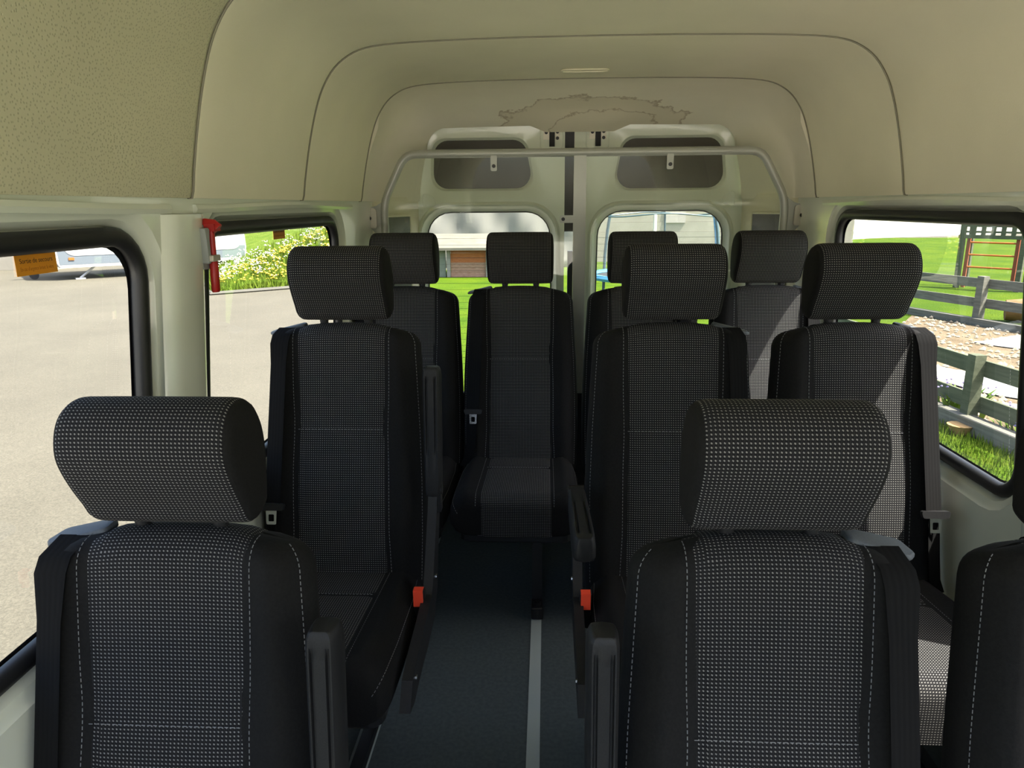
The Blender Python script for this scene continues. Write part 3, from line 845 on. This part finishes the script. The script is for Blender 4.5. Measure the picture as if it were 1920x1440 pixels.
def sticker(y, z, w, h, label):
    x = -(wx(z)+.040-.0015)
    st = obj('exit_sticker', MB().box((0, 0, 0), (w, h, .0006)), None, (x, y, z), M=ORANGE, smooth=False)
    st.rotation_euler = Matrix(((0, 0, 1), (1, 0, 0), (0, 1, 0))).to_euler(); tag(st, label, 'sticker')
    a = obj('lettering', text_mesh('Sortie de secours', h*.36, INK), st, (0, h*.17, .0005)); k = w*.80/max(a.dimensions.x, 1e-6); a.scale = (k, k, 1)
    a = obj('lettering', text_mesh("En cas d'urgence brisez la vitre", h*.2, INK2), st, (0, -h*.20, .0005)); k = w*.80/max(a.dimensions.x, 1e-6); a.scale = (k, k*1.4, 1)
bpy.context.view_layer.update()
sticker(1.040, 1.281, .088, .031, 'large orange Sortie de secours sticker on the front left window')
sticker(2.035, 1.288, .090, .032, 'small looking orange sticker on the glass of the rear left window')

# ================================================================== OUTSIDE
G = -.62
ASPH = noisy('asphalt', (.27, .25, .205), (.36, .335, .275), 1.3, .9, .5, 8, .01, spec=.2, bscale=160)
def m_asph():
    M = mat('asphalt_yard', (.3, .28, .23), .85, spec=.3); q = NT(M); v = q.coord('Object')
    c = q.ramp(q.noise(v, .5, 6, .6), [(.3, (.082, .075, .056)), (.7, (.106, .097, .073))])
    f = q.ramp(q.noise(v, 75, 3, .7), [(.35, (.72, .72, .72)), (.65, (1.2, 1.2, 1.2))])
    q.base(q.mix(1.0, c, f, 'MULTIPLY')); q.bump(q.noise(v, 120, 3), .5, .006); return M
GRASS = noisy('lawn_grass', (.038, .080, .0015), (.066, .108, .0025), 1.1, .9, .9, 8, .05, spec=.1, bscale=40)
BLADE = noisy('grass_blade', (.075, .130, .007), (.13, .18, .016), 3, .7, spec=.2)
BANKG = noisy('bank_grass', (.065, .115, .008), (.11, .15, .02), 2.5, .9, .9, 8, .06, spec=.1, bscale=25)
SOIL = noisy('soil', (.105, .080, .050), (.16, .125, .082), 3, .95, .8, 8, .03, spec=.1, bscale=30)
GRAVEL = noisy('gravel', (.24, .225, .19), (.28, .265, .23), 5, .95, .3, 4, .02)
WOODG = noisy('weathered_wood', (.11, .108, .088), (.17, .165, .135), 4, .85, .5, 6, .004, sc=(3, .4, 8), bscale=30)
WOODD = noisy('green_grey_wood', (.070, .080, .048), (.105, .115, .072), 4, .85, .4, 6, .004, sc=(3, .4, 8), bscale=30)
WHITEC = noisy('white_sheet', (.28, .28, .27), (.33, .33, .32), 6, .7, .3, 4, .01)
CREAM = noisy('cream_render', (.30, .275, .225), (.34, .315, .26), 2, .85)
CARW = mat('caravan_white', (.44, .45, .46), .3); CARG = mat('caravan_grey', (.13, .155, .18), .35); CARB = mat('caravan_beige', (.27, .22, .17), .5)
TYRE = mat('tyre_black', (.02, .02, .022), .8); GALV = mat('galvanised_steel', (.45, .47, .48), .4, .6)
ORNG = mat('orange_bar', (.42, .11, .012), .5); REDW = noisy('red_wood', (.30, .085, .03), (.36, .13, .055), 8, .8, sc=(1, 1, 6))
REDW2 = noisy('faded_red_wood', (.26, .14, .10), (.33, .20, .155), 8, .8, sc=(1, 1, 6)); SHEDG = noisy('grey_shed_board', (.14, .155, .13), (.17, .185, .155), 6, .85)
TENT = noisy('tent_cloth', (.20, .19, .175), (.22, .21, .195), 2, .7); BLUEP = mat('blue_foam', (.06, .24, .42), .6); DKPOLE = mat('dark_pole', (.05, .09, .11), .5); TEALP = mat('teal_foam', (.05, .28, .36), .6)
NET = m_glass('safety_net', (.93, .93, .94), .0, .03)
YEL = mat('yellow_petal', (.50, .36, .006), .6); WHT = mat('white_petal', (.48, .48, .42), .6); PUR = mat('purple_petal', (.20, .16, .34), .6); LEAF = noisy('leaf_green', (.06, .13, .009), (.11, .18, .016), 5, .6)
LOGM = noisy('bark', (.15, .07, .03), (.22, .12, .055), 6, .9, .5)

def sheet(name, poly, z, M, hfun=None, step=None):
    b = MB().plate(poly, [], lambda x, y: (x, y, z)); return obj(name, b, M=M, smooth=False, kind='structure')
gy = MB().add([(-70, -40, G), (70, -40, G), (70, 90, G), (-70, 90, G)], [(0, 1, 2, 3)])
obj('ground', gy, M=m_asph(), smooth=False, kind='structure')
sheet('lawn', [(2.55, -1.6), (40, -1.6), (40, 42), (18, 42), (4, 30), (-3.3, 30), (-3.3, 8.6), (-2.0, 7.2), (2.55, 7.0)], G+.008, GRASS)
sheet('gravel_path', [(4, 31), (18, 41.5), (60, 60), (60, 88), (-10, 88), (-10, 31)], G+.014, GRAVEL)
sheet('added_bounce_apron', [(-14, -34), (14, -34), (14, -1.7), (-14, -1.7)], G+.012, noisy('pale_bounce_surface', (.52, .50, .43), (.60, .57, .49), 2, .9))  # pale sheet added out of view, bounces light up to the headliner
# soil bed between the two fences
sheet('soil_bed', [(3.70, 4.2), (8.6, 7.3), (7.05, 11.0), (6.35, 12.9), (3.5, 8.5)], G+.022, SOIL)
# flower bank, rising away from the yard
base = [(-26, 33), (-14, 27.5), (-10.6, 22.0), (-8.8, 17.6), (-7.95, 16.35), (-6.6, 17.5), (-5.2, 19.2), (-4.2, 22), (-4.0, 30)]
dirs = [(-.2, 1), (-.1, 1), (.2, 1), (.35, .95), (.2, 1), (0, 1), (-.1, 1), (-.1, 1), (-.1, 1)]
def bankpt(u, k):
    i = min(int(u), len(base)-2); t = u-i
    p = Vector(base[i]).lerp(Vector(base[i+1]), t); d = Vector(dirs[i]).lerp(Vector(dirs[i+1]), t).normalized()
    run = (0, .5, 1.5, 3.5, 7, 14, 30); hz = (0, .12, .32, .70, 1.5, 2.9, 5.5)
    j = min(int(k), 5); s = k-j
    q = p+d*lerp(run[j], run[j+1], s); return Vector((q.x, q.y, G+.01+lerp(hz[j], hz[j+1], s)))
b = MB(); rows = [[bankpt(u*.25, k*.5) for u in range(4*(len(base)-1)+1)] for k in range(13)]
b.grid(rows); obj('flower_bank', b, M=BANKG, kind='structure', angle=80)
cu = MB(); pts = [bankpt(u*.25, 0) for u in range(8, 4*(len(base)-1)+1)]
cu.tube([p+Vector((0, -.05, .02)) for p in pts], .09, 6, rz=.05); obj('trim_8', cu, M=mat('grey_kerb', (.075, .072, .06), .9), kind='structure')
def scatter(n, lo, hi, klo, khi, f):
    for _ in range(n):
        f(bankpt(random.uniform(lo, hi), klo+(khi-klo)*random.random()))
def blob(b, p, r):
    rr = [(0, -1), (.8, 0), (0, 1)]
    vs = [p+Vector((0, 0, -r*.7))]+[p+Vector((r*math.cos(a), r*math.sin(a), 0)) for a in (0, 1.57, 3.14, 4.71)]+[p+Vector((0, 0, r*.7))]
    b.add(vs, [(0, 2, 1), (0, 3, 2), (0, 4, 3), (0, 1, 4), (5, 1, 2), (5, 2, 3), (5, 3, 4), (5, 4, 1)])
def blade(b, p, h, w):
    a = random.uniform(0, pi); d = Vector((math.cos(a), math.sin(a), 0)); ln = Vector((random.uniform(-.3, .3), random.uniform(-.3, .3), 1))*h
    b.add([p-d*w, p+d*w, p+ln*.6+d*w*.6, p+ln], [(0, 1, 2, 3)])
gt = MB(); scatter(16000, 2.2, 6.6, .02, 5.6, lambda p: blade(gt, p, random.uniform(.10, .30), .014))
tag(obj('meadow_grass', gt, M=BLADE, smooth=False, kind='stuff'), 'tall green meadow grass growing on the flower bank', 'grass')
wf = MB()
def wfl(p):
    c = p+Vector((0, 0, random.uniform(.2, .42)))
    for _ in range(3): blob(wf, c+Vector((random.uniform(-.06, .06), random.uniform(-.06, .06), random.uniform(-.03, .03))), random.uniform(.014, .030))
scatter(620, 2.3, 6.4, .7, 5.2, wfl)
tag(obj('white_flower', wf, M=WHT, smooth=False, kind='stuff'), 'white umbel flowers on the meadow bank above the yard', 'flower')
yf = MB(); scatter(1100, 3.2, 6.6, .5, 4.9, lambda p: blob(yf, p+Vector((0, 0, random.uniform(.12, .30))), random.uniform(.022, .046)))
tag(obj('yellow_flower', yf, M=YEL, smooth=False, kind='stuff'), 'yellow buttercup flowers on the meadow bank above the yard', 'flower')
# caravan
A = Vector((-13.9, 19.7, 0)); B = Vector((-9.95, 23.1, 0)); ax = (B-A).normalized(); nn = Vector((-ax.y, ax.x, 0)); LEN = (B-A).length
cr = thing('caravan', 'white caravan with grey lower band parked before the flower bank', 'caravan', (A.x, A.y, G), (0, 0, math.atan2(ax.y, ax.x)))
prof = rrect([(0, .36), (LEN, .36), (LEN+.06, .75), (LEN-.05, 2.5), (.25, 2.55), (-.30, 1.35), (-.12, .62)], [.03, .03, .1, .2, .3, .3, .15], 4)
obj('body', MB().prism(prof, 'y', 0, 2.1, .02), cr, M=CARW)
obj('lower_band', MB().prism(rrect([(.02, .44), (LEN-.02, .44), (LEN+.02, .80), (.30, .80), (.06, 1.4), (-.02, 1.4)], .03, 3), 'y', -.012, .02), cr, M=CARG, smooth=False)
obj('upper_panel', MB().prism(rrect([(.16, .68), (LEN-.12, .68), (LEN-.12, 2.2), (.16, 2.2)], [.28, .28, .15, .15], 6), 'y', -.022, .01), cr, M=CARW)
obj('skirt', MB().box((LEN/2, -.005, .385), (LEN-.05, .03, .07)), cr, M=CARW, smooth=False)
obj('front_wall', MB().prism([(-.04, .40), (-.16, .62), (-.36, 1.35), (-.30, 1.7), (-.10, 1.7)], 'y', .05, 2.05), cr, M=CARB, smooth=False)
obj('marker_lamp', MB().box((.32, -.025, .60), (.14, .02, .07)), cr, M=ORNG, smooth=False)
for s in (.5, LEN-.5):
    obj('corner_leg', MB().tube([(s+.45, .25, .38), (s, .22, .03)], .035, 6).box((s, .22, .02), (.25, .2, .04)), cr, M=GALV, smooth=False)
wl_ = MB().tube([(LEN*.52, .02, .33), (LEN*.52, .20, .33)], .33, 20); obj('wheel', wl_, cr, M=TYRE)
db = MB(); db.tube([(0, .5, .42), (-.75, 1.05, .45)], .04, 6); db.tube([(0, 1.6, .42), (-.75, 1.05, .45)], .04, 6); db.box((-.8, 1.05, .47), (.3, .1, .1)); obj('drawbar', db, cr, M=GALV, smooth=False)
jw = MB().tube([(-.55, .98, .12), (-.55, 1.06, .12)], .12, 14); jo = obj('jockey_wheel', jw, cr, M=TYRE)
obj('jockey_stem', MB().tube([(-.55, 1.05, .12), (-.55, 1.09, .25), (-.55, 1.05, .75)], .028, 8), jo, M=GALV)
# garage at the far left edge
ga = thing('garage', 'cream panelled garage front across the yard behind the exit sticker', 'garage', (-20.5, 23.2, G))
for k in range(6):
    obj('panel', MB().box((0, .06, .25+.5*k), (7.4, .1, .49)), ga, M=CREAM, smooth=False)
obj('wall', MB().box((0, 1.2, 1.6), (7.8, 2.1, 3.2)), ga, M=CREAM, smooth=False)
# ---- rear: tent, wood shed, building, trampoline
te = obj('white_marquee', MB().grid([[(x, 23.4+.045*math.sin(x*4+z*2.2)+.015*math.sin(x*11-z*3), z) for x in [-4.3+.12*i for i in range(46)]] for z in [G+.02+.25*i for i in range(14)]]), M=TENT, angle=80)
tag(te, 'white tent cloth hanging in soft folds seen through the left rear door window', 'tent')
te.modifiers.new('s', 'SOLIDIFY').thickness = .03
sh = thing('wood_shed', 'low red boarded shed with pale roof seen through the left rear door window', 'shed', (-3.15, 20.3, G))
obj('side_wall', MB().box((-.36, .6, .41), (.06, 1.4, .80)), sh, M=SHEDG, smooth=False); obj('side_wall', MB().box((-.10, .02, .41), (.50, .05, .80)), sh, M=SHEDG, smooth=False)
for x in (-.38, .24, 1.35, 2.6): obj('post', MB().box((x, -.03, .41), (.10, .10, .80)), sh, M=TENT, smooth=False)
for k in range(6): obj('board', MB().box((1.42, .01+.012*(k % 2), .075+.135*k), (2.25, .04, .131)), sh, M=(REDW2 if k < 3 else REDW), smooth=False)
rf = MB(); rf.add([(-.62, -.35, .84), (2.95, -.35, .84), (2.95, 1.5, 1.16), (-.62, 1.5, 1.16), (-.62, -.35, .77), (2.95, -.35, .77), (2.95, 1.5, 1.09), (-.62, 1.5, 1.09)], [(0, 1, 2, 3), (4, 7, 6, 5), (0, 4, 5, 1), (1, 5, 6, 2), (2, 6, 7, 3), (3, 7, 4, 0)]); obj('roof', rf, sh, M=noisy('pale_roofing', (.105, .098, .084), (.13, .12, .10), 3, .9), smooth=False)
hb = thing('house', 'cream weatherboarded house behind the trampoline', 'house', (5.2, 25.5, G))
obj('wall', MB().box((0, 1.0, 2.1), (10.4, 1.8, 4.2)), hb, M=CREAM, smooth=False)
for k in range(12): obj('board', MB().box((0, .07, .18+.34*k), (10.4, .05, .33), Matrix.Rotation(.05, 3, 'X')), hb, M=CREAM, smooth=False)
obj('shutter', MB().box((-.9, .02, 1.65), (.7, .05, .62)), hb, M=mat('grey_shutter', (.36, .33, .30), .8), smooth=False)
tr = thing('trampoline', 'round garden trampoline with blue padded poles and net behind the right rear door', 'trampoline', (2.05, 14.6, G)); RT = 1.28
obj('bed', MB().tube([(0, 0, .55), (0, 0, .58)], RT-.1, 24), tr, M=TYRE); obj('frame_ring', MB().tube([(RT*math.cos(a), RT*math.sin(a), .58) for a in [2*pi*k/32 for k in range(32)]], .06, 6, closed=True), tr, M=BLUEP)
obj('top_ring', MB().tube([(RT*math.cos(a), RT*math.sin(a), 1.78+.03*math.cos(4*a)) for a in [2*pi*k/48 for k in range(48)]], .014, 6, closed=True), tr, M=DKPOLE)
for k, a in enumerate((-2.95, -1.75, -.75, .35, 1.3, 2.3)):
    x, y = RT*math.cos(a), RT*math.sin(a); M_ = (TEALP, WHT, DKPOLE, BLUEP, DKPOLE, DKPOLE)[k]
    obj('pole', MB().tube([(x*1.12, y*1.12, 0), (x*1.10, y*1.10, .9), (x*1.05, y*1.05, 1.45), (x, y, 1.79)], .032 if k != 4 else .02, 8), tr, M=M_)
obj('net', MB().grid([[(RT*math.cos(a), RT*math.sin(a), z) for a in [2*pi*k/32 for k in range(33)]] for z in (.6, 1.2, 1.77)]), tr, M=NET)
# ---- right: near fence
def fence(name, label, pts, hs, h, rails, M, pw_=.10):
    f = thing(name, label, 'fence', (pts[0][0], pts[0][1], G)); O = Vector((pts[0][0], pts[0][1], 0))
    for i, p in enumerate(pts):
        q = Vector((*p, 0))-O; nx = Vector((*pts[min(i+1, len(pts)-1)], 0))-Vector((*pts[max(i-1, 0)], 0)); an = math.atan2(nx.y, nx.x)
        obj('post', MB().box(q+Vector((0, 0, h/2)), (pw_, pw_, h), Matrix.Rotation(an, 3, 'Z')), f, M=M, smooth=False)
    for i in range(len(pts)-1):
        a = Vector((*pts[i], 0))-O; c = Vector((*pts[i+1], 0))-O; d = c-a; an = math.atan2(d.y, d.x); off = Vector((d.y, -d.x, 0)).normalized()*(-(pw_/2+.012))
        for z, w in rails:
            obj('rail', MB().box((a+c)/2+off+Vector((0, 0, z)), (d.length, .028, w), Matrix.Rotation(an, 3, 'Z')), f, M=M, smooth=False)
    return f
fence('rail_fence', 'weathered two rail fence nearest the van, before the soil bed', [(3.30, 9.3), (3.62, 6.28), (3.92, 4.0), (4.2, 1.6)], None, .68, ((.56, .14), (.24, .14)), WOODD)
fence('rail_fence', 'grey two rail fence between soil bed and playground lawn', [(5.7, 15.4), (6.93, 11.95), (8.1, 8.6), (9.3, 5.2)], None, .80, ((.68, .15), (.36, .15)), WOODG, .12)
sl = MB().box((0, 0, .07), (.14, 2.7, .15)); s1 = obj('sleeper', sl, None, (3.60, 6.0, G), M=WOODG, smooth=False); s1.rotation_euler = (0, 0, .13); tag(s1, 'pale timber sleeper along the foot of the nearest fence', 'sleeper')
sl = MB().box((0, 0, .06), (.12, 7.6, .13)); s2 = obj('sleeper', sl, None, (6.87, 11.9, G), M=WOODG, smooth=False); s2.rotation_euler = (0, 0, .325); tag(s2, 'long grey edging board under the fence before the playground lawn', 'sleeper')
fp_ = MB()
fp_.tube([(0, 0, 0), (0, 0, .02), (0, 0, .08), (0, 0, .09), (0, 0, .085)], [.06, .065, .10, .105, .085], 14); tag(obj('flower_pot', fp_, None, (3.47, 6.12, G), M=mat('ochre_clay', (.30, .19, .075), .8)), 'small ochre clay pot at the base of the nearest fence post', 'pot')
# stones, sheets, plants, log
stn = MB()
def inbed():
    while True:
        x = random.uniform(3.8, 8.2); y = random.uniform(4.8, 12.6)
        t = (y-4.2)/(12.9-4.2)
        if lerp(3.75, 6.3, max(0, (y-8.5)/4.4)) < x < lerp(8.6, 6.9, max(0, min(1, (y-7.3)/4.5))): return x, y
for _ in range(1500):
    x, y = inbed(); blob(stn, Vector((x, y, G+.03)), random.uniform(.012, .05))
tag(obj('stones', stn, M=noisy('pale_stone', (.24, .20, .14), (.31, .265, .20), 4, .9), smooth=False, kind='stuff'), 'small pale stones and clods scattered over the soil bed', 'stones')
def cloth(cx, cy, lx, ly, rot, hgt, label, seed):
    rnd = random.Random(seed); ph = [rnd.uniform(0, 6) for _ in range(6)]
    rows = []
    for j in range(13):
        r = []
        for i in range(25):
            u, v = i/24*2-1, j/12*2-1; x = u*lx*(1-.12*math.sin(3*v+ph[0])); y = v*ly*(.55+.45*(u+1)/2+.1*math.sin(5*u+ph[1]))
            e = max(0, 1-max(abs(u), abs(v))**4); z = .012+e*hgt*(.55+.45*math.sin(7*v+2*math.sin(4*u+ph[2])+ph[3])*math.cos(3*u+ph[4]))
            r.append((x, y, z))
        rows.append(r)
    o = obj('cloth_sheet', MB().grid(rows), None, (cx, cy, G+.025), M=WHITEC, angle=80); o.rotation_euler = (0, 0, rot); tag(o, label, 'sheet')
    return o
cloth(6.85, 9.6, 1.0, .45, -.85, .16, 'crumpled white sheet lying in the middle of the soil bed', 1)
cloth(4.55, 7.9, .8, .40, -.9, .14, 'white sheet heaped on the soil just behind the near fence', 2)
cloth(4.55, 6.05, .9, .38, -1.2, .10, 'flat white sheet beside the purple flowers under the near fence', 3)
def plant(cx, cy, n, hgt, label, flowers):
    p = thing('flowering_plant', label, 'plant', (cx, cy, G+.02)); lf = MB(); fl = MB()
    for _ in range(n):
        a = random.uniform(0, 2*pi); r0 = random.uniform(0, .16); q = Vector((r0*math.cos(a)*1.8, r0*math.sin(a)*2.4, 0)); h = hgt*random.uniform(.6, 1.1)
        d = Vector((math.cos(a), math.sin(a), 0)); s = Vector((-d.y, d.x, 0))*.018; t = q+d*h*.5
        lf.add([q-s*.4, q+s*.4, q+d*h*.2+Vector((0, 0, h*.6))+s, q+d*h*.2+Vector((0, 0, h*.6))-s, t+Vector((0, 0, h*.85))], [(0, 1, 2, 3), (3, 2, 4)])
        if flowers and random.random() < .5: blob(fl, q+d*h*.15+Vector((0, 0, h*1.15)), .016)
    obj('foliage', lf, p, M=LEAF, smooth=False)
    if flowers: obj('blossom', fl, p, M=PUR, smooth=False, kind='stuff')
plant(3.78, 6.75, 90, .26, 'broad leaved green plant left of the nearest fence post', True)
plant(3.98, 5.85, 110, .22, 'low plant with small purple flowers right of the nearest fence post', True)
plant(4.00, 5.30, 110, .22, 'purple flowered clump at the window edge under the near fence', True)
lg = MB().tube([(-.5, 0, .20), (-.2, .02, .21), (.5, 0, .20)], [.17, .20, .18], 12); lo = obj('log', lg, None, (8.0, 12.05, G), M=LOGM); lo.rotation_euler = (0, 0, -.5); tag(lo, 'short brown log lying on the lawn behind the far fence', 'log')
sp_ = MB().tube([(0, 0, 0), (0, 0, .2), (0, .02, .34)], [.30, .26, .20], 12); tag(obj('tree_stump', sp_, None, (7.75, 11.35, G), M=noisy('dark_bark', (.16, .13, .10), (.26, .22, .17), 6, .9, .6)), 'dark tree stump at the foot of the far fence', 'stump')
# near lawn blades along the near fence
gb = MB()
for _ in range(5200):
    x = random.uniform(2.6, 3.6); y = random.uniform(4.2, 7.4); blade(gb, Vector((x, y, G+.005)), random.uniform(.03, .09), .005)
tag(obj('lawn_blades', gb, M=BLADE, smooth=False, kind='stuff'), 'short yellow green grass blades in front of the nearest fence', 'grass')
# climbing frame
cf = thing('climbing_frame', 'green wooden climbing frame with orange rungs and lattice top on the lawn', 'playground', (9.9, 16.85, G), (0, 0, math.atan2(16.4-17.3, 10.3-9.55)))
for x in (-.62, .62):
    for y in (0, .5): obj('post', MB().box((x, y, .80), (.10, .10, 1.6)), cf, M=WOODD, smooth=False)
    obj('red_post', MB().box((x*.80, .05, .60), (.07, .05, 1.15)), cf, M=mat('red_paint', (.25, .055, .02), .6), smooth=False)
for k in range(3): obj('rung', MB().tube([(-.50, .05, .50+.28*k), (.50, .05, .50+.28*k)], .02, 8), cf, M=ORNG)
obj('beam', MB().box((0, .0, 1.19), (1.40, .08, .08)), cf, M=WOODD, smooth=False); obj('beam', MB().box((0, .0, 1.55), (1.40, .08, .08)), cf, M=WOODD, smooth=False)
for k in range(7): obj('slat', MB().box((-.60+.20*k, -.01, 1.37), (.085, .04, .34)), cf, M=WOODD, smooth=False)
for k in range(2): obj('slat', MB().box((0, -.02, 1.30+.13*k), (1.3, .03, .045)), cf, M=WOODD, smooth=False)
